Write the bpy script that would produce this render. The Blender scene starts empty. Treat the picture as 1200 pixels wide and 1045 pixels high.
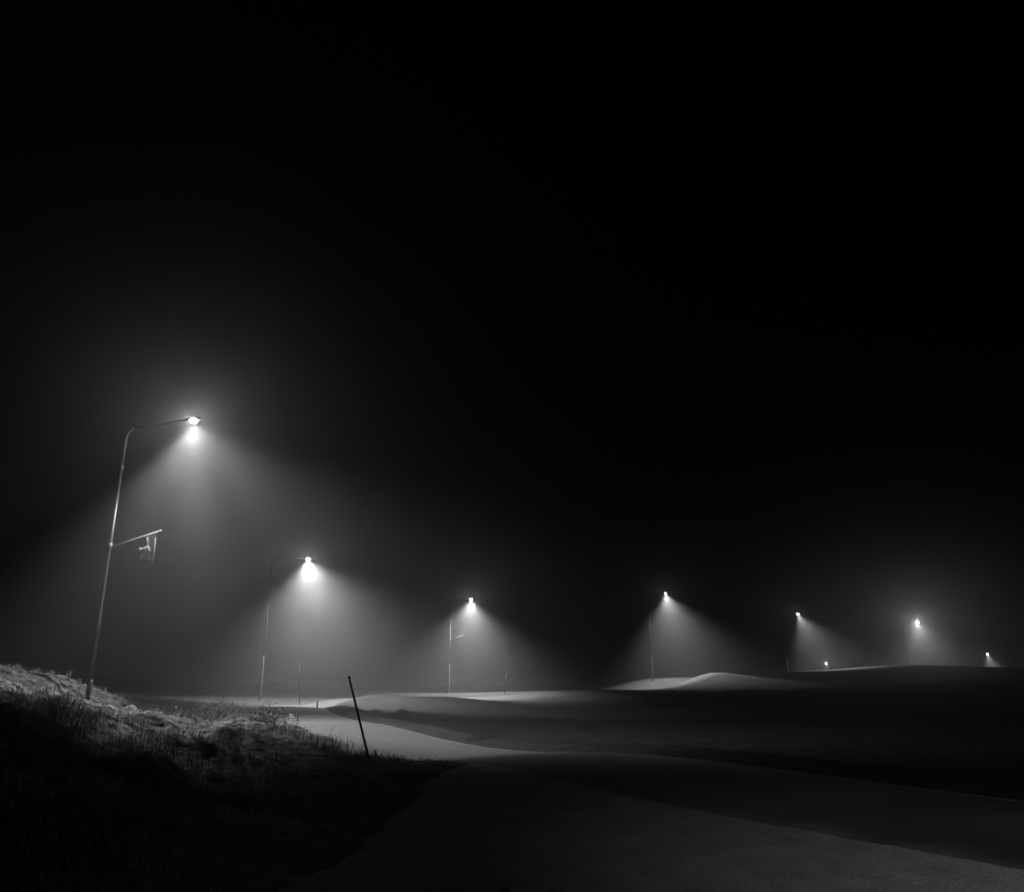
import bpy, math, random
import numpy as np
from mathutils import Vector, Matrix, noise

random.seed(11)
scene = bpy.context.scene
col = scene.collection
R = math.radians
sstep = lambda a, b, v: (lambda t: t * t * (3 - 2 * t))(min(1.0, max(0.0, (v - a) / (b - a))))

# ------------------------------------------------------------------ camera
PITCH, FPX, CAMZ = R(16.5), 900.0, 1.65
cd = bpy.data.cameras.new('camera')
cam = bpy.data.objects.new('camera', cd)
col.objects.link(cam)
cam.location = (0, 0, CAMZ)
cam.rotation_euler = (R(90) + PITCH, 0, 0)
cd.sensor_width = 36.0
cd.lens = 36.0 * FPX / 1200.0
cd.clip_start, cd.clip_end = 0.05, 3000
scene.camera = cam


def ray(px, py):
    """direction of a photograph pixel with y = 1 (survey helper: pixel + distance -> world)"""
    u, v = px - 600.0, 522.5 - py
    y = FPX * math.cos(PITCH) - v * math.sin(PITCH)
    z = FPX * math.sin(PITCH) + v * math.cos(PITCH)
    return u / y, z / y


def at(px, py, Y):
    a, b = ray(px, py)
    return Vector((a * Y, Y, CAMZ + b * Y))


# ------------------------------------------------------------------ colour settings / world
scene.view_settings.view_transform = 'Standard'
scene.view_settings.look = 'None'
scene.view_settings.gamma = 1.0
scene.view_settings.exposure = 0.0
w = bpy.data.worlds.new('World')
scene.world = w
w.use_nodes = True
nt = w.node_tree
bg = nt.nodes['Background']
sky = nt.nodes.new('ShaderNodeTexSky')
sky.sky_type = 'NISHITA'
sky.sun_disc = False
sky.sun_elevation = R(-4)
sky.sun_rotation = R(200)
bw = nt.nodes.new('ShaderNodeRGBToBW')           # the photograph is black and white
nt.links.new(sky.outputs[0], bw.inputs[0])
nt.links.new(bw.outputs[0], bg.inputs['Color'])
bg.inputs['Strength'].default_value = 0.0005
cy = scene.cycles
cy.use_denoising = True
cy.volume_bounces = 0
cy.max_bounces = 6
cy.sample_clamp_indirect = 2.0
cy.blur_glossy = 1.0


# ------------------------------------------------------------------ materials
def mat(name, base, rough=0.8, metal=0.0, var=0.0, scale=4.0, bump=0.0, bscale=30.0, spec=0.3, base2=None, detail=6):
    m = bpy.data.materials.new(name)
    m.use_nodes = True
    n, l = m.node_tree.nodes, m.node_tree.links
    p = n['Principled BSDF']
    p.inputs['Roughness'].default_value = rough
    p.inputs['Metallic'].default_value = metal
    p.inputs['Specular IOR Level'].default_value = spec
    tc = n.new('ShaderNodeTexCoord')
    if base2 is None:
        base2 = base * (1 + var)
        base = base * (1 - var)
    nz = n.new('ShaderNodeTexNoise')
    nz.inputs['Scale'].default_value = scale
    nz.inputs['Detail'].default_value = detail
    nz.inputs['Roughness'].default_value = 0.65
    rp = n.new('ShaderNodeValToRGB')
    rp.color_ramp.elements[0].position, rp.color_ramp.elements[1].position = 0.32, 0.68
    rp.color_ramp.elements[0].color = (base, base, base, 1)
    rp.color_ramp.elements[1].color = (base2, base2, base2, 1)
    l.new(tc.outputs['Object'], nz.inputs['Vector'])
    l.new(nz.outputs['Fac'], rp.inputs[0])
    l.new(rp.outputs[0], p.inputs['Base Color'])
    if bump:
        b = n.new('ShaderNodeTexNoise')
        b.inputs['Scale'].default_value = bscale
        b.inputs['Detail'].default_value = 8
        bp = n.new('ShaderNodeBump')
        bp.inputs['Strength'].default_value = bump
        bp.inputs['Distance'].default_value = 0.05
        l.new(tc.outputs['Object'], b.inputs['Vector'])
        l.new(b.outputs['Fac'], bp.inputs['Height'])
        l.new(bp.outputs[0], p.inputs['Normal'])
    return m


M = dict(
    ground=mat('frosted_heath', 0.01, 0.95, base2=0.026, scale=0.8, bump=0.9, bscale=7, spec=0.1),
    road=mat('worn_asphalt', 0.012, 0.85, base2=0.03, scale=1.3, bump=0.35, bscale=40, spec=0.25),
    gravel=mat('packed_gravel', 0.17, 0.9, base2=0.27, scale=2.2, bump=0.5, bscale=28, spec=0.15),
    paint=mat('worn_road_paint', 0.10, 0.7, base2=0.32, scale=5),
    grass=mat('frosted_grass', 0.4, 0.9, base2=0.88, scale=1.1, spec=0.1),
    twig=mat('dry_twig', 0.10, 0.9, var=0.4, scale=5, spec=0.1),
    steel=mat('galvanised_steel', 0.32, 0.5, metal=0.7, var=0.15, scale=8),
    head=mat('lamp_housing', 0.03, 0.9, var=0.3, scale=8, spec=0.05),
    darkened=mat('darkened_steel', 0.035, 0.9, metal=0.0, var=0.2, scale=8),  # darkened copy of the steel; dimness of the farther poles put into colour
    bracket=mat('shaded_bracket', 0.012, 1.0, var=0.3, scale=8, spec=0.0),  # unlit look of the straight arm put into its colour
    stake=mat('dark_stake', 0.02, 0.7, var=0.3, scale=12),
    cloth=mat('banner_cloth', 0.1, 0.9, var=0.2, scale=6),
    white=mat('white_print', 0.75, 0.7, var=0.08, scale=10),
    board=mat('dark_board', 0.04, 0.7, var=0.2, scale=10),
    dark=mat('dark_clothing', 0.008, 0.9, var=0.3, scale=9),
    skin=mat('skin', 0.3, 0.6, var=0.05, scale=9),
    ice=mat('dirty_ice', 0.75, 0.4, var=0.25, scale=14),
    stone=mat('stone', 0.12, 0.9, var=0.4, scale=9, bump=0.4, bscale=20),
)


def emitter(name, strength):
    m = bpy.data.materials.new(name)
    m.use_nodes = True
    p = m.node_tree.nodes['Principled BSDF']
    p.inputs['Base Color'].default_value = (0.8, 0.8, 0.8, 1)
    p.inputs['Emission Color'].default_value = (1, 1, 1, 1)
    p.inputs['Emission Strength'].default_value = strength
    return m


# ------------------------------------------------------------------ mesh helpers
class MB:
    def __init__(s):
        s.v, s.f = [], []

    def add(s, vs, fs):
        b = len(s.v)
        s.v += [tuple(v) for v in vs]
        s.f += [tuple(b + i for i in f) for f in fs]

    def tube(s, pts, rads, seg=10, caps=True):
        pts = [Vector(p) for p in pts]
        if not hasattr(rads, '__len__'):
            rads = [rads] * len(pts)
        vs, fs = [], []
        ref = None
        for i, p in enumerate(pts):
            t = (pts[min(i + 1, len(pts) - 1)] - pts[max(i - 1, 0)]).normalized()
            if ref is None:
                ref = Vector((0, 1, 0)) if abs(t.y) < 0.9 else Vector((1, 0, 0))
            a = (ref - t * ref.dot(t)).normalized()
            ref = a
            b = t.cross(a)
            for k in range(seg):
                q = 2 * math.pi * k / seg
                vs.append(p + (a * math.cos(q) + b * math.sin(q)) * rads[i])
        n = len(pts)
        for i in range(n - 1):
            for k in range(seg):
                k2 = (k + 1) % seg
                fs.append((i * seg + k, i * seg + k2, (i + 1) * seg + k2, (i + 1) * seg + k))
        if caps:
            fs.append(tuple(range(seg - 1, -1, -1)))
            fs.append(tuple((n - 1) * seg + k for k in range(seg)))
        s.add(vs, fs)

    def box(s, c, d, rz=0.0):
        mt = Matrix.Translation(c) @ Matrix.Rotation(rz, 4, 'Z')
        vs = [mt @ Vector((x * d[0] / 2, y * d[1] / 2, z * d[2] / 2)) for x in (-1, 1) for y in (-1, 1) for z in (-1, 1)]
        s.add(vs, [(0, 1, 3, 2), (4, 6, 7, 5), (0, 4, 5, 1), (2, 3, 7, 6), (0, 2, 6, 4), (1, 5, 7, 3)])

    def ellipsoid(s, c, r, nu=14, nv=8, v0=-90, v1=90, fn=None):
        vs, fs = [], []
        for i in range(nv + 1):
            la = R(v0 + (v1 - v0) * i / nv)
            for k in range(nu):
                q = 2 * math.pi * k / nu
                d = Vector((math.cos(la) * math.cos(q), math.cos(la) * math.sin(q), math.sin(la)))
                g = fn(d) if fn else 1.0
                vs.append((c[0] + r[0] * d.x * g, c[1] + r[1] * d.y * g, c[2] + r[2] * d.z * g))
        for i in range(nv):
            for k in range(nu):
                k2 = (k + 1) % nu
                fs.append((i * nu + k, i * nu + k2, (i + 1) * nu + k2, (i + 1) * nu + k))
        fs.append(tuple(range(nu - 1, -1, -1)))
        fs.append(tuple(nv * nu + k for k in range(nu)))
        s.add(vs, fs)

    def build(s, name, m, parent=None, smooth=True):
        me = bpy.data.meshes.new(name)
        me.from_pydata(s.v, [], s.f)
        me.materials.append(m)
        if smooth:
            me.polygons.foreach_set('use_smooth', [True] * len(me.polygons))
        me.update()
        o = bpy.data.objects.new(name, me)
        col.objects.link(o)
        if parent:
            o.parent = parent
        return o


def tag(o, label=None, cat=None, group=None, kind=None):
    for k, v in (('label', label), ('category', cat), ('group', group), ('kind', kind)):
        if v:
            o[k] = v
    return o


def empty(name, loc, rz=0.0):
    o = bpy.data.objects.new(name, None)
    o.empty_display_size = 0.3
    col.objects.link(o)
    o.location = loc
    o.rotation_euler = (0, 0, rz)
    return o


# ------------------------------------------------------------------ where the lamps stand
H_HEAD, ARM = 9.85, 2.5
# pole foot direction: (lamp pixel, distance of the lamp head, arm heading in degrees)
LAMP = [   # lens pixel, distance, arm heading, lens height, arm length
    ((227, 493), 26.6, -19, 10.33, 3.05),
    ((361, 655), 58.0, 5, 10.15, 2.65),
    ((552, 702), 88.5, -20, 10.2, 2.5),
    ((780, 695), 108.0, -28, 11.5, 2.5),
    ((935, 719), 128.0, -35, 9.85, 2.5),
    ((1075, 729), 145.0, -35, 9.85, 2.5),
    ((1157, 766), 168.0, -40, 9.85, 2.5),
]
HEADS, FEET = [], []
for (p, Y, a, hh, al) in LAMP:
    h = at(p[0], p[1], Y)
    HEADS.append(h)
    FEET.append(Vector((h.x - al * math.cos(R(a)), h.y - al * math.sin(R(a)), h.z - hh)))

# ------------------------------------------------------------------ terrain: smooth surface through surveyed points
ctrl = [(0, 0, 0), (-5, 0, .05), (6, 0, 0), (0, 6, 0), (5, 7, 0), (-5, 6, .15), (12, 4, 0), (-12, 0, .5), (0, -20, 0), (30, -10, 0.2), (-30, -12, 1.0),
        (4.5, 9.8, 0), (0, 17.3, -.02), (-5.3, 25.3, -.02), (-10, 33, -.05), (-13, 44, -.2), (-13.5, 57, -.4), (-9.5, 71, -.55), (-1.5, 83, -.6),
        (10, 93, -.1), (24, 102, 1.4),
        (-2, 35, -.35), (0, 50, -.7), (3, 65, -.9), (12, 30, -.4), (18, 18, -.1), (15, 50, -.6), (25, 30, 0.1), (40, 20, .5),
        (-60, 60, 2.5), (-80, 120, 1.5), (-40, 100, .5), (-60, 20, 4), (0, 160, -1), (40, 200, -3), (150, 260, -5), (-100, 250, 0),
        (0, 400, -2), (300, 300, -5), (300, 0, 2), (-300, 0, 4), (0, -300, 0), (-300, 300, 0), (110, 60, 2), (160, 120, 0), (60, 10, 1.0)]
for (px, py, Y) in [
        # slope left of the first lamp, its near brow and the brow's dark front
        (-60, 790, 26), (0, 796, 27), (60, 800, 28), (110, 810, 30), (150, 831, 34), (200, 826, 40),
        (-60, 785, 17), (0, 808, 17), (50, 852, 18), (100, 882, 19.5), (150, 890, 19), (180, 886, 18),
        (0, 850, 10), (60, 890, 10), (150, 930, 10), (-100, 830, 10),
        # the mound
        (200, 858, 18), (240, 848, 18), (290, 842, 18.5), (325, 847, 19), (345, 857, 20), (370, 868, 18), (250, 915, 12), (330, 900, 13), (390, 880, 16), (400, 920, 12.5), (250, 852, 24), (310, 845, 26),
        # verge behind, below the second lamp
        (200, 808, 70), (260, 803, 72), (325, 807, 76), (260, 826, 45), (330, 828, 40),
        # lit crests
        (400, 820, 57), (450, 817, 60), (520, 816, 66), (560, 813, 84), (620, 812, 86), (690, 815, 84), (770, 815, 78), (880, 812, 74),
        # mound below the fourth lamp
        (860, 793.5, 112), (800, 803, 104), (740, 811, 98), (925, 790, 128), (780, 793, 124), (700, 806, 114),
        # the dark hill on the right
        (915, 806, 88), (970, 803, 100), (955, 788.5, 148), (985, 786.5, 150), (1015, 782, 132), (1050, 779.5, 120), (1110, 781, 112), (1200, 782, 108), (1300, 782, 100),
        (1000, 815, 60), (1200, 815, 50), (1100, 800, 75)]:
    q = at(px, py, Y)
    ctrl.append((q.x, q.y, q.z))
for f in FEET:
    ctrl.append((f.x, f.y, f.z))
PERSON_Y = 148.0
pg = at(968.5, 779, PERSON_Y)
ctrl.append((pg.x, pg.y, pg.z - 1.5))
q = at(968.5, 792, 137)
ctrl.append((q.x, q.y, q.z))
ctrl = np.array(ctrl, float)
CQ = 3.0


def kern(a, b):
    d = np.sqrt(((a[:, None, :2] - b[None, :, :2]) ** 2).sum(-1) + CQ * CQ)
    return d


N = len(ctrl)
A = np.zeros((N + 3, N + 3))
A[:N, :N] = -kern(ctrl, ctrl) - np.eye(N) * 0.02 * -1
A[:N, N] = A[N, :N] = 1
A[:N, N + 1:N + 3] = ctrl[:, :2] / 100
A[N + 1:N + 3, :N] = ctrl[:, :2].T / 100
sol = np.linalg.solve(A, np.concatenate([ctrl[:, 2], np.zeros(3)]))


def base_z(P):
    P = np.asarray(P, float).reshape(-1, 2)
    out = np.empty(len(P))
    for s in range(0, len(P), 20000):
        q = P[s:s + 20000]
        d = np.sqrt(((q[:, None, :] - ctrl[None, :, :2]) ** 2).sum(-1) + CQ * CQ)
        out[s:s + 20000] = -d @ sol[:N] + sol[N] + q @ sol[N + 1:N + 3] / 100
    return np.clip(out, -8, 9)


# road centre line (Catmull-Rom through these)
RC = [(19.4, -13.7), (14.4, -4.2), (9.6, 3.45), (5.27, 10.15), (0.57, 17.35), (-4.55, 25.45), (-9.3, 34.2), (-12.4, 45), (-13.0, 57), (-9.2, 69.7), (-1.2, 80.7), (10.2, 90.6), (24.2, 100.6),
      (48, 119), (76, 136), (101, 158), (128, 192), (140, 220)]
RW = 2.1


def catmull(P, n=16):
    P = [Vector((p[0], p[1], 0)) for p in P]
    out = []
    for i in range(1, len(P) - 2):
        a, b, c, d = P[i - 1:i + 3]
        for k in range(n):
            t = k / n
            out.append(0.5 * (2 * b + (c - a) * t + (2 * a - 5 * b + 4 * c - d) * t * t + (3 * b - a - 3 * c + d) * t ** 3))
    out.append(P[-2])
    return out


rc = catmull(RC, 24)
rcn = np.array([(p.x, p.y) for p in rc])


def road_dist(P):
    P = np.asarray(P, float).reshape(-1, 2)
    out = np.empty(len(P))
    for s in range(0, len(P), 20000):
        q = P[s:s + 20000]
        out[s:s + 20000] = np.sqrt(((q[:, None, :] - rcn[None]) ** 2).sum(-1).min(1))
    return out


def signed_right(x, y):
    """metres to the right (+) of the road centre line"""
    i = int(((rcn - (x, y)) ** 2).sum(1).argmin())
    i = min(max(i, 1), len(rc) - 2)
    t = rc[i + 1] - rc[i - 1]
    t.normalize()
    return (x - rc[i].x) * t.y - (y - rc[i].y) * t.x


LAYBY = [(-2.6, 1.5), (-2.4, 5.0), (-1.9, 8.0), (-1.6, 11.0), (-1.3, 13.8), (-0.6, 15.6), (0.85, 14.3), (1.95, 12.6), (3.05, 10.9), (4.15, 9.2), (5.3, 7.35), (6.5, 5.4), (7.7, 3.5), (9.5, 0.6), (7.2, -4), (2, -5), (-2.0, -3)]


def lumps(x, y):
    """small-scale relief: none on the road, strong on the left bank"""
    n1 = noise.fractal(Vector((x * .35, y * .35, 3.1)), 0.9, 2.0, 6)
    n2 = noise.fractal(Vector((x * 1.3, y * 1.3, 7.7)), 0.9, 2.1, 5)
    n2 += .35 * noise.noise(Vector((x * 4.3, y * 4.3, 1.7))) + .2 * noise.noise(Vector((x * 8.1, y * 8.1, 4.7)))
    return n1, n2


def ground_heights(P, with_dip=True):
    z = base_z(P)
    rd = road_dist(P)
    for i, (x, y) in enumerate(P):
        off = sstep(RW + 0.1, RW + 2.2, rd[i])
        left = 1.0 if (x < 0 and 6 < y < 46) else 0.0
        lw = sstep(-2.6, -5.6, x) if left else 0
        lw *= sstep(46, 38, y) if left else 0
        lw *= sstep(6, 9, y) if left else 0
        amp = (0.06 + 0.15 * lw) * off
        r = math.hypot(x, y)
        if amp > 0 and r < 260:
            n1, n2 = lumps(x, y)
            z[i] += amp * (n1 * .7 + (n2 + .5 * abs(n2)) * (.7 if r < 60 else 0))
        # raised verge along the right edge
        s = rd[i] - (RW + 0.75)
        if -1.2 < s < 1.2 and y < 60 and signed_right(x, y) > 0:
            z[i] += 0.16 * (1 - (s / 1.2) ** 2) ** 2
        if with_dip:
            z[i] -= 0.07 * sstep(RW + .12, RW - .35, rd[i])
            # under the lay-by sheet
    return z


def inside(x, y, poly):
    c = False
    n = len(poly)
    for i in range(n):
        x1, y1 = poly[i]
        x2, y2 = poly[(i + 1) % n]
        if (y1 > y) != (y2 > y) and x < (x2 - x1) * (y - y1) / (y2 - y1) + x1:
            c = not c
    return c


def poly_dist(x, y, poly):
    best = 1e9
    n = len(poly)
    for i in range(n):
        x1, y1 = poly[i]
        x2, y2 = poly[(i + 1) % n]
        dx, dy = x2 - x1, y2 - y1
        t = max(0, min(1, ((x - x1) * dx + (y - y1) * dy) / (dx * dx + dy * dy)))
        best = min(best, math.hypot(x - x1 - t * dx, y - y1 - t * dy))
    return best


# polar ground grid: fine inside the view, coarse behind
angs = []
a = -48.0
while a < 48.0:
    angs.append(a)
    a += 0.28
while a < 312.0:
    angs.append(a)
    a += 4.0
rads = [0.0]
r = 1.0
while r < 700:
    rads.append(r)
    r *= 1.05 if r < 6 else 1.011 if 8 < r < 34 else 1.02 if r < 170 else 1.08
P = [(0.0, 0.0)]
for r in rads[1:]:
    for a in angs:
        P.append((r * math.sin(R(a)), r * math.cos(R(a))))
Z = ground_heights(P)
for i, (x, y) in enumerate(P):
    if -8 < x < 14 and -8 < y < 17 and inside(x, y, LAYBY):
        Z[i] -= 0.08 * min(1, poly_dist(x, y, LAYBY) / 0.25)
na = len(angs)
g = MB()
fs = [(0, 1 + (k + 1) % na, 1 + k) for k in range(na)]
for i in range(len(rads) - 2):
    o1, o2 = 1 + i * na, 1 + (i + 1) * na
    for k in range(na):
        k2 = (k + 1) % na
        fs.append((o1 + k, o1 + k2, o2 + k2, o2 + k))
g.add([(p[0], p[1], z) for p, z in zip(P, Z)], fs)
# the faces wind clockwise seen from above with this angle order: flip them
g.f = [f[::-1] for f in g.f]
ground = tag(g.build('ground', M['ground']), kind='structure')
# frosted bank and verges, with lit and unlit ground painted into the cover; the open field is bare dark heath
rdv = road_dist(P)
fr = ground.data.attributes.new('frost_and_light', 'FLOAT', 'POINT')
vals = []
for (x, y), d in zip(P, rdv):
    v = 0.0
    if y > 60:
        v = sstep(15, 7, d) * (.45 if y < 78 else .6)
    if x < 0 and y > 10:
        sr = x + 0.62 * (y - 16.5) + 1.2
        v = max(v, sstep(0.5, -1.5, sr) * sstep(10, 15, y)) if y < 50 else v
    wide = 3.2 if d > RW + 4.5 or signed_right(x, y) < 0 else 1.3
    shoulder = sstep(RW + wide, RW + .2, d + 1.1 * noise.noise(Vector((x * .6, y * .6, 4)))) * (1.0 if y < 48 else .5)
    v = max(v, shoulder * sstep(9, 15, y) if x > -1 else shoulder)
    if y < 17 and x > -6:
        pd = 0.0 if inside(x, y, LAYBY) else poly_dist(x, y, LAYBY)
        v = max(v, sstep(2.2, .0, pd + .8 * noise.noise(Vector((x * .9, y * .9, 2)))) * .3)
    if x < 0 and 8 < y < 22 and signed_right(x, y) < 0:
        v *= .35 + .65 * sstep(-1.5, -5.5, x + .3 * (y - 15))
    vals.append(v * (1.0 if y < 40 and x < 0 and signed_right(x, y) < 0 else .008 if 40 < y < 76 else .03 if y < 100 else .04) * (.8 + .5 * noise.noise(Vector((x * .23, y * .23, 9)))))  # cover cut back beneath the far lamps to dim their pools
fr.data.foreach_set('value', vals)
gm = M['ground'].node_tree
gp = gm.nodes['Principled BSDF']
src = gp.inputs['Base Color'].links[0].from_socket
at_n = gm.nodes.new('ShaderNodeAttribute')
at_n.attribute_name = 'frost_and_light'
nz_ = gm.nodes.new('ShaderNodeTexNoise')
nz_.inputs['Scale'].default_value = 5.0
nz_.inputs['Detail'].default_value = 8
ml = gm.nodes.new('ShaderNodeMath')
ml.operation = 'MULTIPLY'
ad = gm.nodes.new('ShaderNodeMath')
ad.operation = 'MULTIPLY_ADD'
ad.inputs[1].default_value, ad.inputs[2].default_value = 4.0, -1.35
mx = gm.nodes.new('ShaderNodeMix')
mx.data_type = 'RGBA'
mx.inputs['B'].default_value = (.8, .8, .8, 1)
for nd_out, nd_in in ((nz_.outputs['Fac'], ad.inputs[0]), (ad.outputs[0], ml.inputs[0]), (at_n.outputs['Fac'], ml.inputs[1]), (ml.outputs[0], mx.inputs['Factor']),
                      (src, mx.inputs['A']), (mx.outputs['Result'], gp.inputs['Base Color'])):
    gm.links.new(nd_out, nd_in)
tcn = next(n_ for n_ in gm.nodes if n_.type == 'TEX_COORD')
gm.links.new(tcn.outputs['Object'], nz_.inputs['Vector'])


def gz(x, y):
    return float(ground_heights([(x, y)], True)[0])


# road sheet with a little crown
def strip(name, m, offs, lift, step=1, kind='structure', i0=0, i1=None, dash=None):
    mb = MB()
    pts = rc[i0:i1]
    rows = []
    for i, p in enumerate(pts):
        t = (pts[min(i + 1, len(pts) - 1)] - pts[max(i - 1, 0)]).normalized()
        nr = Vector((t.y, -t.x, 0))
        rows.append([(p.x + nr.x * o, p.y + nr.y * o) for o in offs])
    flat = [q for r_ in rows for q in r_]
    z = base_z(flat)
    vs = [(q[0], q[1], z[i] + lift + 0.035 * (1 - (offs[i % len(offs)] / RW) ** 2) - (.045 if len(offs) > 9 and i % len(offs) in (0, len(offs) - 1) else 0)) for i, q in enumerate(flat)]
    n = len(offs)
    f = []
    for i in range(len(rows) - 1):
        for k in range(n - 1):
            f.append((i * n + k, i * n + k + 1, (i + 1) * n + k + 1, (i + 1) * n + k))
    mb.add(vs, f)
    return tag(mb.build(name, m), kind=kind)


NROW = 31
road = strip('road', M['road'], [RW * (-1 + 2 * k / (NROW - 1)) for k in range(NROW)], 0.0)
# lit pool put into the frosted asphalt: pale by the first lamp, darker elsewhere
fr = road.data.attributes.new('frost_and_light', 'FLOAT', 'POINT')
vals = []
for k_, v in enumerate(road.data.vertices):
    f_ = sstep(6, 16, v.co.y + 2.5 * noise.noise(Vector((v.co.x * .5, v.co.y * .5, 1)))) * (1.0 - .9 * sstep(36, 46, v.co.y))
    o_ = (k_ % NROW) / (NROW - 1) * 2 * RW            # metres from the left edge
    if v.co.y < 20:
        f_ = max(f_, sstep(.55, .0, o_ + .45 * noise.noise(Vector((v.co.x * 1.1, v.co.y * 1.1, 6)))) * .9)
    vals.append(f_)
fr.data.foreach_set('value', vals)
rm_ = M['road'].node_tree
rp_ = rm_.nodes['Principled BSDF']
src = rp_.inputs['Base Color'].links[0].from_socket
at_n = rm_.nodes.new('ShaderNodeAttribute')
at_n.attribute_name = 'frost_and_light'
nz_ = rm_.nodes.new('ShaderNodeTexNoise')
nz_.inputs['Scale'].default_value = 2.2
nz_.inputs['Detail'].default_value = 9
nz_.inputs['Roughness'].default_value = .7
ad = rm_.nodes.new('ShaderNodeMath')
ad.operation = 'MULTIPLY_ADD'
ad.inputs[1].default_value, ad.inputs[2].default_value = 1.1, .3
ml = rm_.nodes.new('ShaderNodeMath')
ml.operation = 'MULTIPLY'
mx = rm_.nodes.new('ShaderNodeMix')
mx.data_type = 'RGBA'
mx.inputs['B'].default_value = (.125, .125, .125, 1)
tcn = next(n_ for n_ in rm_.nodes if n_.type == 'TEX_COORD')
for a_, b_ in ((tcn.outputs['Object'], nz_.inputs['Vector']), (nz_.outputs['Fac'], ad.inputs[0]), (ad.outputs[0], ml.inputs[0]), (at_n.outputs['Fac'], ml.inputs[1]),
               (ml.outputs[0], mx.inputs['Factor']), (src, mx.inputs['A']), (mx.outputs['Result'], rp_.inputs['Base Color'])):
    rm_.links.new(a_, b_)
strip('road_edge_line', M['paint'], [RW - 0.24, RW - 0.12], 0.006, i1=112)

# gravel lay-by the photographer stands on
mb = MB()
lp = [Vector((x, y, 0)) for x, y in LAYBY]
lb = []
for i in range(len(lp)):
    a_, b_, c_, d_ = (lp[(i + k) % len(lp)] for k in (-1, 0, 1, 2))
    for k in range(14):
        t = k / 14
        lb.append(0.5 * (2 * b_ + (c_ - a_) * t + (2 * a_ - 5 * b_ + 4 * c_ - d_) * t * t + (3 * b_ - a_ - 3 * c_ + d_) * t ** 3))
cen = Vector((2.8, 4.5, 0))
for p in lb:
    e = (p - cen).normalized()
    p += e * (.05 * noise.noise(p * 2.1) + .03 * noise.noise(p * 7.0))
nb, NR = len(lb), 40
vs = [(cen.x, cen.y, 0)]
for i in range(1, NR + 1):
    for p in lb:
        q = cen + (p - cen) * (i / NR)
        vs.append((q.x, q.y, 0))
fs = [(0, 1 + k, 1 + (k + 1) % nb) for k in range(nb)]
for i in range(NR - 1):
    for k in range(nb):
        k2 = (k + 1) % nb
        fs.append((1 + i * nb + k, 1 + (i + 1) * nb + k, 1 + (i + 1) * nb + k2, 1 + i * nb + k2))
zz = base_z([(v[0], v[1]) for v in vs])
vs = [(v[0], v[1], z - 0.02 + .009 * lumps(v[0] * 1.5, v[1] * 1.5)[1]) for v, z in zip(vs, zz)]
mb.add(vs, fs)
tag(mb.build('gravel_lay_by', M['gravel']), kind='structure')

# ------------------------------------------------------------------ grass on the bank (uncountable)
gb = MB()
gv, gf = [], []


def blade(x, y, z, h, wd, lean, ang):
    dx, dy = math.cos(ang), math.sin(ang)
    px_, py_ = -dy * wd / 2, dx * wd / 2
    b = len(gv)
    gv.extend([(x - px_, y - py_, z - .03), (x + px_, y + py_, z - .03),
               (x + dx * lean * .35 + px_ * .7, y + dy * lean * .35 + py_ * .7, z + h * .6), (x + dx * lean * .35 - px_ * .7, y + dy * lean * .35 - py_ * .7, z + h * .6),
               (x + dx * lean, y + dy * lean, z + h)])
    gf.extend([(b, b + 1, b + 2, b + 3), (b + 3, b + 2, b + 4)])


cand = []
while len(cand) < 17000:
    Yd = 6 + 42 * random.random() ** 1.4
    X = Yd * random.uniform(-0.78, 0.0)
    cand.append((X, Yd))
rd = road_dist(cand)
spots = []
for (x, y), d in zip(cand, rd):
    sr = signed_right(x, y)
    if sr > 0 or d < RW + 0.25 or (x > -2.3 and y < 14.5):
        continue
    if abs(x / y + .2675) < .042 and 17.5 < y < 24.6:
        continue                       # trodden bare in front of the marker board
    dens = noise.fractal(Vector((x * .5, y * .5, 0)), 1.0, 2.0, 3) * .5 + .55
    edge = sstep(RW + .2, RW + 1.5, d)
    if random.random() < dens * (0.25 + 0.75 * edge):
        spots.append((x, y, edge))
zs = ground_heights([(s[0], s[1]) for s in spots])
for (x, y, e), z in zip(spots, zs):
    big = noise.noise(Vector((x * .45, y * .45, 5)))
    mid = noise.noise(Vector((x * 1.4, y * 1.4, 8)))
    if mid < -.05 and random.random() < .8:
        continue
    hh = (0.06 + 0.13 * max(0, big + .3) + .10 * max(0, mid)) * (.35 + .65 * e) * (1.25 if y > 17 else .8)
    flow = 6.28 * noise.noise(Vector((x * .3, y * .3, 11)))
    for k in range(random.randint(8, 14)):
        blade(x + random.gauss(0, .10), y + random.gauss(0, .10), z, hh * random.uniform(.4, 1.5), random.uniform(.008, .018),
              hh * random.uniform(.3, 1.4), flow + random.gauss(0, 1.1))
    if random.random() < .04 and e > .5:
        for k in range(2):
            blade(x + random.gauss(0, .05), y + random.gauss(0, .05), z, random.uniform(.3, .6), .008, random.uniform(.02, .25), random.uniform(0, 6.28))
gb.add(gv, gf)
tag(gb.build('frosted_grass', M['grass'], smooth=False), kind='stuff')

# ------------------------------------------------------------------ haze
hb = MB()
hb.box((0, 0, 2.75), (1480, 1480, 27.5))
hz = hb.build('haze', bpy.data.materials.new('night_mist'), smooth=False)
hm = hz.data.materials[0]
hm.use_nodes = True
hn = hm.node_tree.nodes
hn.remove(hn['Principled BSDF'])
pv = hn.new('ShaderNodeVolumePrincipled')
pv.inputs['Color'].default_value = (.9, .9, .9, 1)
pv.inputs['Density'].default_value = 0.0075
pv.inputs['Anisotropy'].default_value = 0.84
hm.node_tree.links.new(pv.outputs[0], hn['Material Output'].inputs['Volume'])
tag(hz, kind='stuff')

# ------------------------------------------------------------------ street lamps


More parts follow.
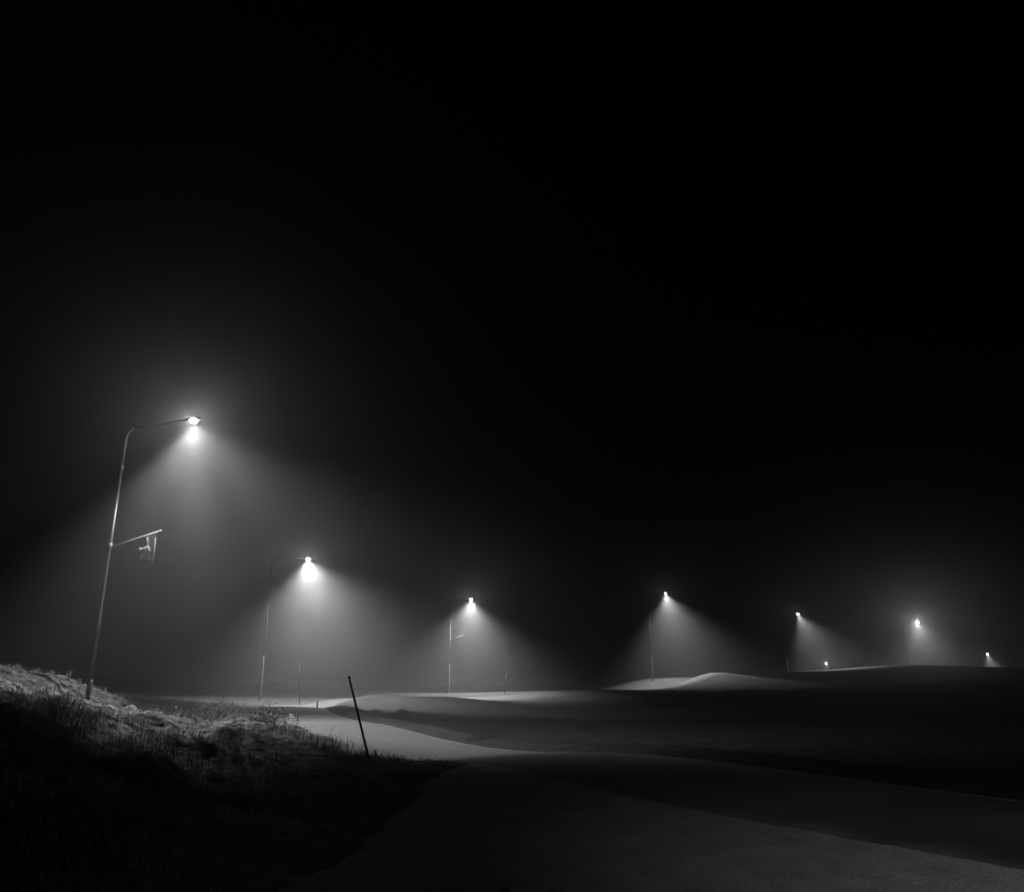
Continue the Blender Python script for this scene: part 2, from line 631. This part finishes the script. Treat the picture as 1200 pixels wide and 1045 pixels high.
def lamp_parts(root, crossarm=None, glow=200.0, H=H_HEAD, ARM=ARM, steel='darkened'):
    mb = MB()
    mb.tube([(0, 0, 3.05), (0, 0, H - 1.5)], [.058, .04], 14)
    pole = mb.build('pole', M[steel], root)
    mb = MB()
    mb.tube([(0, 0, -.6), (0, 0, .0), (0, 0, 3.0), (0, 0, 3.1)], [.085, .085, .08, .06], 14)
    mb.build('base_sleeve', M['darkened'], root)
    c = MB()
    c.tube([(0, 0, -.05), (0, 0, .05), (0, 0, .06)], [.2, .2, .09], 14)
    c.build('base_flange', M[steel], pole)
    c = MB()
    c.tube([(0, 0, H - 1.62), (0, 0, H - 1.4)], .052, 14)
    c.build('collar', M[steel], pole)
    d = MB()
    d.box((0.085, 0, 1.1), (.03, .1, .4))
    d.build('service_door', M[steel], pole)
    mb = MB()
    pts = [(0, 0, H - 1.5), (0, 0, H - .42)]
    for k in range(1, 9):
        q = R(82 * k / 8)
        pts.append((.42 - .42 * math.cos(q), 0, H - .42 + .42 * math.sin(q)))
    mb.tube(pts, [.04] * 2 + [.036] * 8, 12)
    arm_o = mb.build('arm', M[steel], root)
    mb = MB()
    mb.tube([pts[-1], (ARM - .32, 0, H + .09)], [.034, .028], 12)
    mb.build('bracket', M['bracket'], arm_o)
    hd = MB()
    # flat tapered housing with a rounded back
    hd.ellipsoid((ARM, 0, H + .06), (.36, .15, .10), 20, 6, 0, 90)
    hd.box((ARM, 0, H + .05), (.5, .22, .04))
    head = hd.build('lamp_head', M['head'], root)
    ln = MB()
    ln.ellipsoid((ARM, 0, H + .028), (.12, .12, .13), 20, 8, -90, 0)
    ln.build('lens', emitter('lit_lens', glow), head)
    if crossarm:
        ang, z, length, rise = crossarm
        e = (length * math.cos(ang), length * math.sin(ang), z + rise)
        ca = MB()
        s0 = Vector((.09 * math.cos(ang), .09 * math.sin(ang), z))
        ca.tube([s0, e], .034, 10)
        ca.ellipsoid(e, (.055, .055, .055), 10, 6)
        arm = ca.build('banner_arm', M['white' if steel == 'steel' else 'darkened'], root)
        cl = MB()
        cl.tube([(0, 0, z - .12), (0, 0, z + .12)], .085, 12)
        cl.build('clamp', M[steel], arm)


LABELS = [
    'tallest looking street lamp, leftmost, with a banner arm and a tattered banner',
    'lit street lamp behind the first mound, second from the left, its pale pole plain',
    'lit street lamp above the bright crest in mid picture, short banner arm below',
    'lit street lamp over the pale rounded mound right of the middle',
    'lit street lamp left above the person with the head torch',
    'street lamp with the large round halo over the dark hill',
    'smallest, lowest street lamp at the far right, half behind the dark hill',
]
# spot: power, axis (world), cone angle, blend
SPOT = [
    (18000, (.68, .03, -1), 88, 1.0),
    (57000, (.28, -.2, -1), 120, 1.0),
    (70000, (.02, -.25, -1), 120, 1.0),
    (80000, (.13, -.25, -1), 106, 1.0),
    (106000, (.4, -.2, -1), 96, 1.0),
    (26000, (-.2, -.6, -1), 98, 1.0),
    (72000, (.1, -.2, -1), 100, 1.0),
]
LENS_W = [560, 520, 490, 160, 160, 4200, 160]


def spot_light(name, loc, axis, power, size, blend, parent=None, soft=.11):
    ld = bpy.data.lights.new(name, 'SPOT')
    ld.energy = power
    ld.spot_size = R(size)
    ld.spot_blend = blend
    ld.shadow_soft_size = soft
    lo = bpy.data.objects.new(name, ld)
    col.objects.link(lo)
    lo.rotation_euler = Vector(axis).to_track_quat('-Z', 'Y').to_euler()
    lo.location = loc
    return lo


for i, ((p, Y, a, hh, al), h, f) in enumerate(zip(LAMP, HEADS, FEET)):
    root = empty('street_lamp', f, R(a))
    tag(root, LABELS[i], 'street lamp', 'street lamps along the bend of the road')
    cross = None
    if i == 0:
        # banner arm: from photograph, right of the pole and a little towards the camera
        cv = at(188, 622, f.y - .15) - f
        z0 = at(131, 640, f.y).z - f.z
        cross = (math.atan2(cv.y, cv.x) - R(a), z0, math.hypot(cv.x, cv.y), cv.z - z0)
        CROSS = (math.atan2(cv.y, cv.x), z0, math.hypot(cv.x, cv.y), cv.z - z0)
    elif i == 2:
        cross = (R(-15 - a), 5.75, 1.5, .5)
    lamp_parts(root, cross, LENS_W[i], hh, al, 'steel' if i < 1 else 'darkened')
    pw, ax, sz, bl = SPOT[i]
    spot_light('street_lamp_beam', h + Vector((0, 0, -.16)), ax, pw, sz, bl)

    if i == 0:   # second lobe of the same luminaire, on to the bank in front of the pole
        spot_light('street_lamp_beam', h + Vector((0, 0, -.16)), (2.3, -7.7, -9.6), 11500, 42, .85)
        # extra narrow spot, added to brighten the pole and its banner arm
        spot_light('street_lamp_beam', h + Vector((0, 0, -.16)), (-2.1, .8, -3.6), 1300, 42, .8)

# one more lamp of the row, behind the photographer, lights the lay-by
f0 = Vector((11.2, -10.2, 0))
f0.z = gz(f0.x, f0.y)
root = empty('street_lamp', f0, R(150))
tag(root, 'street lamp of the same row behind the photographer, beside the gravel lay-by', 'street lamp', 'street lamps along the bend of the road')
lamp_parts(root, None, 40.0)
h0 = f0 + Vector((ARM * math.cos(R(150)), ARM * math.sin(R(150)), H_HEAD - .16))
spot_light('street_lamp_beam', h0, (-2.3, 11.0, -9.7), 8800, 41, 1.0)

# ------------------------------------------------------------------ banner on the first lamp
f1, a1 = FEET[0], CROSS[0]
zc = f1.z + CROSS[1]


def onarm(s, dz):
    return Vector((f1.x + s * math.cos(a1), f1.y + s * math.sin(a1), zc + CROSS[3] * s / CROSS[2] + dz))


tp = onarm(CROSS[2] - .42, -.05)
ban = empty('tattered_banner', tp, a1)
tag(ban, 'small tattered banner with a pale figure and pale edge hanging under the banner arm', 'banner', )
cb = MB()
W_, Hh = .56, .98
nx, nz = 8, 14
vs, fs = [], []
for j in range(nz + 1):
    for k in range(nx + 1):
        u, v = k / nx, j / nz
        rag = .10 * noise.noise(Vector((u * 5, 0, 2))) if j == nz else 0
        vs.append(((u - .5) * W_ + .03 * math.sin(v * 5), .035 * math.sin(u * 7 + v * 3), -.02 + CROSS[3] / CROSS[2] * (u - .5) * W_ - v * Hh * (1 - .25 * (1 - u)) + rag))
for j in range(nz):
    for k in range(nx):
        if k == 0 and j > 9:
            continue
        fs.append((j * (nx + 1) + k, j * (nx + 1) + k + 1, (j + 1) * (nx + 1) + k + 1, (j + 1) * (nx + 1) + k))
cb.add(vs, fs)
cloth = cb.build('cloth', M['cloth'], ban)
sm = cloth.modifiers.new('thickness', 'SOLIDIFY')
sm.thickness = .006
em = MB()


def blob(pts, rs):
    em.tube([(p[0], -.075 + .02 * math.sin(p[0] * 9), p[1]) for p in pts], rs, 8)


# emblem printed on the cloth: a head, a bent body and two outstretched limbs
blob([(-.02, -.05), (.0, -.16), (.02, -.26), (.05, -.36)], [.03, .045, .03, .04])
blob([(.05, -.36), (.03, -.44), (.1, -.5), (.15, -.56)], [.05, .075, .06, .03])
blob([(.03, -.44), (-.1, -.46), (-.2, -.5), (-.27, -.45)], [.06, .035, .06, .04])
em_o = em.build('emblem', M['white'], cloth)
em_o.scale = (1, .35, 1)
em_o.location = (0, -.02, 0)
he = MB()
he.tube([(.27, -.01, -.06), (.285, -.01, -.3), (.29, -.01, -.6), (.27, -.01, -.98)], [.012, .03, .02, .012], 8)
he.build('edge_hem', M['white'], cloth)


# ------------------------------------------------------------------ snow stakes
def stake(b, t, r0, label, parts=True, cap=False):
    b, t = Vector(b), Vector(t)
    root = empty('snow_stake', b)
    tag(root, label, 'snow stake', 'snow stakes along the road')
    d = t - b
    mb = MB()
    mb.tube([-d * .12, d * .5, d], [r0, r0 * .95, r0 * .85], 10)
    mb.build('rod', M['stake'], root)
    if parts:
        c = MB()
        c.tube([d * .985, d * 1.012], r0 * 1.25, 10)
        c.build('end_cap', M['stake'], root)
    return root


b = at(431.5, 911, 14.4)
b.z = gz(b.x, b.y)
stake(b, at(409, 793, 14.4), .021, 'tall dark snow stake leaning left at the near edge of the lit road')
b = at(352, 812, 55)
b.z = gz(b.x, b.y)
stake(b, at(350.5, 775, 55), .03, 'thin upright snow stake in the mist just right of the second street lamp pole')
b = at(591, 813, 85)
b.z = gz(b.x, b.y)
stake(b, at(594, 788, 85), .035, 'thin snow stake standing against the mist on the bright crest')

# pale low post beyond the dark band
b = at(372, 821, 46)
b.z = gz(b.x, b.y)
root = empty('marker_post', b)
tag(root, 'short pale marker post by the far road edge under the second street lamp', 'marker post')
mb = MB()
mb.tube([(0, 0, -.2), (0, 0, .5)], [.05, .045], 10)
mb.build('post', M['white'], root)
mb = MB()
mb.tube([(0, 0, .5), (0, 0, .56)], [.05, .02], 10)
mb.build('cap', M['stake'], root)

# striped marker at the bend
b = at(344, 852, 24.0)
b.z = gz(b.x, b.y)
root = empty('slatted_marker', b, R(6))
tag(root, 'small marker of white slanted cross slats, narrowing upward, at the end of the mound', 'marker')
top = at(342, 835, 24.0).z - b.z
for sx in (-.13, .16):
    mb = MB()
    mb.tube([(sx, .02, -.25), (sx * .45, .02, top * 1.02)], .014, 8)
    mb.build('upright', M['stake'], root)
mb = MB()
for k in range(6):
    wd = [.29, .27, .23, .19, .16, .12][k]
    x0, z0 = .06 - .03 * k, top * (.1 + .16 * k)
    d_ = .02 - .001 * k
    vs = []
    for (yy, zz_) in ((-.016 - d_, z0 - d_), (-.016, z0 + d_), (-.012, z0 + d_ - .008), (-.012 - d_, z0 - d_ - .008)):
        vs += [(x0 - wd / 2, yy, zz_), (x0 + wd / 2, yy, zz_)]
    mb.add(vs, [(0, 1, 3, 2), (2, 3, 5, 4), (4, 5, 7, 6), (6, 7, 1, 0), (0, 2, 4, 6), (1, 7, 5, 3)])
mb.build('slats', M['white'], root, smooth=False)

# ------------------------------------------------------------------ low shrubs on the mound
def shrub(x, y, s, label, seed):
    rnd = random.Random(seed)
    z = gz(x, y)
    root = empty('low_shrub', (x, y, z))
    tag(root, label, 'shrub', 'low shrubs on the left bank')
    tw = MB()
    lf = MB()
    for k in range(34):
        a_ = rnd.uniform(0, 2 * math.pi)
        e_ = rnd.uniform(.25, 1.2)
        L = s * rnd.uniform(.5, 1.0)
        d = Vector((math.cos(a_) * math.cos(e_), math.sin(a_) * math.cos(e_), math.sin(e_)))
        p = [Vector((rnd.gauss(0, .08), rnd.gauss(0, .08), -.05))]
        for q in range(4):
            d = (d + Vector((rnd.gauss(0, .22), rnd.gauss(0, .22), rnd.gauss(0, .18)))).normalized()
            p.append(p[-1] + d * L / 4)
        tw.tube(p, [.012, .010, .008, .006, .004], 5)
        for q in (2, 3, 4):
            for _ in range(5):
                c = p[q] + Vector((rnd.gauss(0, .06), rnd.gauss(0, .06), rnd.gauss(0, .05)))
                u = Vector((rnd.gauss(0, 1), rnd.gauss(0, 1), rnd.gauss(0, 1))).normalized() * rnd.uniform(.015, .04)
                v = u.orthogonal().normalized() * rnd.uniform(.008, .02)
                lf.add([c - u, c + v, c + u, c - v], [(0, 1, 2, 3)])
    tw.build('branches', M['twig'], root)
    lf.build('foliage', M['grass'], root, smooth=False)


SH = [(at(312, 846, 19.0), .5, 'bright tangled shrub on the highest part of the mound, nearest the striped marker', 3),
      (at(246, 862, 18.0), .75, 'ragged low shrub in the middle of the lit mound', 8),
      (at(302, 858, 18.2), .6, 'small tangled shrub beside the bright one, just left of it', 5),
      (at(195, 872, 18.2), .6, 'low shrub at the left end of the mound, right of the first lamp pole', 6)]
for (q, s, lb, sd) in SH:
    shrub(q.x, q.y, s, lb, sd)

# ------------------------------------------------------------------ person with a head torch on the crest
best = max(((gz(.0 + pg.x / pg.y * yy, yy) - CAMZ) / yy, yy) for yy in [125 + k for k in range(40)])
best = (0, min((abs((gz(pg.x / pg.y * yy, yy) - CAMZ) / yy - .0013), yy) for yy in [best[1] + k * .5 for k in range(24)])[1])
pg.x, pg.y = pg.x / pg.y * best[1], best[1]
gz0 = gz(pg.x, pg.y)
print('PERSON', best)
per = empty('person', (pg.x, pg.y, gz0), R(-20))
per.scale = (.86,) * 3
tag(per, 'distant person in dark clothes with lit head torch, on the dark crest', 'person')
vv = [(0, 0, .95), (0, 0, 1.15), (0, 0, 1.38), (0, 0, 1.5), (0, -.02, 1.6), (0, -.02, 1.72),
      (.2, 0, 1.4), (.3, .03, 1.12), (.3, -.12, .9), (-.2, 0, 1.4), (-.3, .05, 1.12), (-.28, -.08, .88),
      (.1, 0, .9), (.12, -.12, .5), (.12, -.02, .08), (.12, -.16, .03), (-.1, 0, .9), (-.12, .02, .5), (-.12, .2, .1), (-.12, .08, .03)]
ee = [(0, 1), (1, 2), (2, 3), (3, 4), (4, 5), (2, 6), (6, 7), (7, 8), (2, 9), (9, 10), (10, 11), (0, 12), (12, 13), (13, 14), (14, 15), (0, 16), (16, 17), (17, 18), (18, 19)]
rr = [.17, .17, .19, .07, .09, .085, .085, .065, .045, .085, .065, .045, .11, .08, .06, .05, .11, .08, .06, .05]
me = bpy.data.meshes.new('body')
me.from_pydata(vv, ee, [])
me.materials.append(M['dark'])
bo = bpy.data.objects.new('body', me)
col.objects.link(bo)
bo.parent = per
skm = bo.modifiers.new('skin', 'SKIN')
for i, rad in enumerate(rr):
    me.skin_vertices[0].data[i].radius = (rad, rad * .85)
me.skin_vertices[0].data[0].use_root = True
sb = bo.modifiers.new('sub', 'SUBSURF')
sb.levels = sb.render_levels = 2
mb = MB()
mb.ellipsoid((0, -.01, 1.70), (.115, .125, .12), 12, 6, -10, 90)
mb.build('hat', M['dark'], per)
mb = MB()
mb.tube([(.01, -.10, 1.70), (.01, -.205, 1.70)], [.055, .065], 14)
torch = mb.build('head_torch', M['dark'], per)
mb = MB()
mb.tube([(.01, -.206, 1.70), (.01, -.210, 1.70)], [.06, .06], 14)
mb.build('torch_lens', emitter('torch_lens', 1000.0), torch)

# ------------------------------------------------------------------ bits lying on the ground
q = at(543, 1035, 1)
a_, b_ = ray(543, 1035)
t = -(CAMZ - 0.02) / b_
x, y = a_ * t, t
mb = MB()
mb.ellipsoid((0, 0, .025), (.022, .02, .042), 12, 8, fn=lambda d: 1 + .25 * noise.noise(d * 2.3))
o = mb.build('ice_chunk', M['ice'])
o.location = (x, y, float(base_z([(x, y)])[0]) - .01)
tag(o, 'small pale chunk of ice on the ground at the bottom of the picture', 'ice chunk')
for (px, py, s, lb) in [(650, 1040, .05, 'dark stone at the bottom edge, right of the pale ice chunk'), (592, 1032, .035, 'small dark flat clod between the ice chunk and the dark stone')]:
    a_, b_ = ray(px, py)
    t = -(CAMZ - 0.02) / b_
    x, y = a_ * t, t
    mb = MB()
    mb.ellipsoid((0, 0, .01), (s * 1.3, s, s * .6), 14, 9, fn=lambda d: 1 + .35 * noise.noise(d * 2 + Vector((px, 0, 0))))
    o = mb.build('stone', M['stone'])
    o.location = (x, y, float(base_z([(x, y)])[0]) - .01)
    tag(o, lb, 'stone', 'stones on the lay-by')
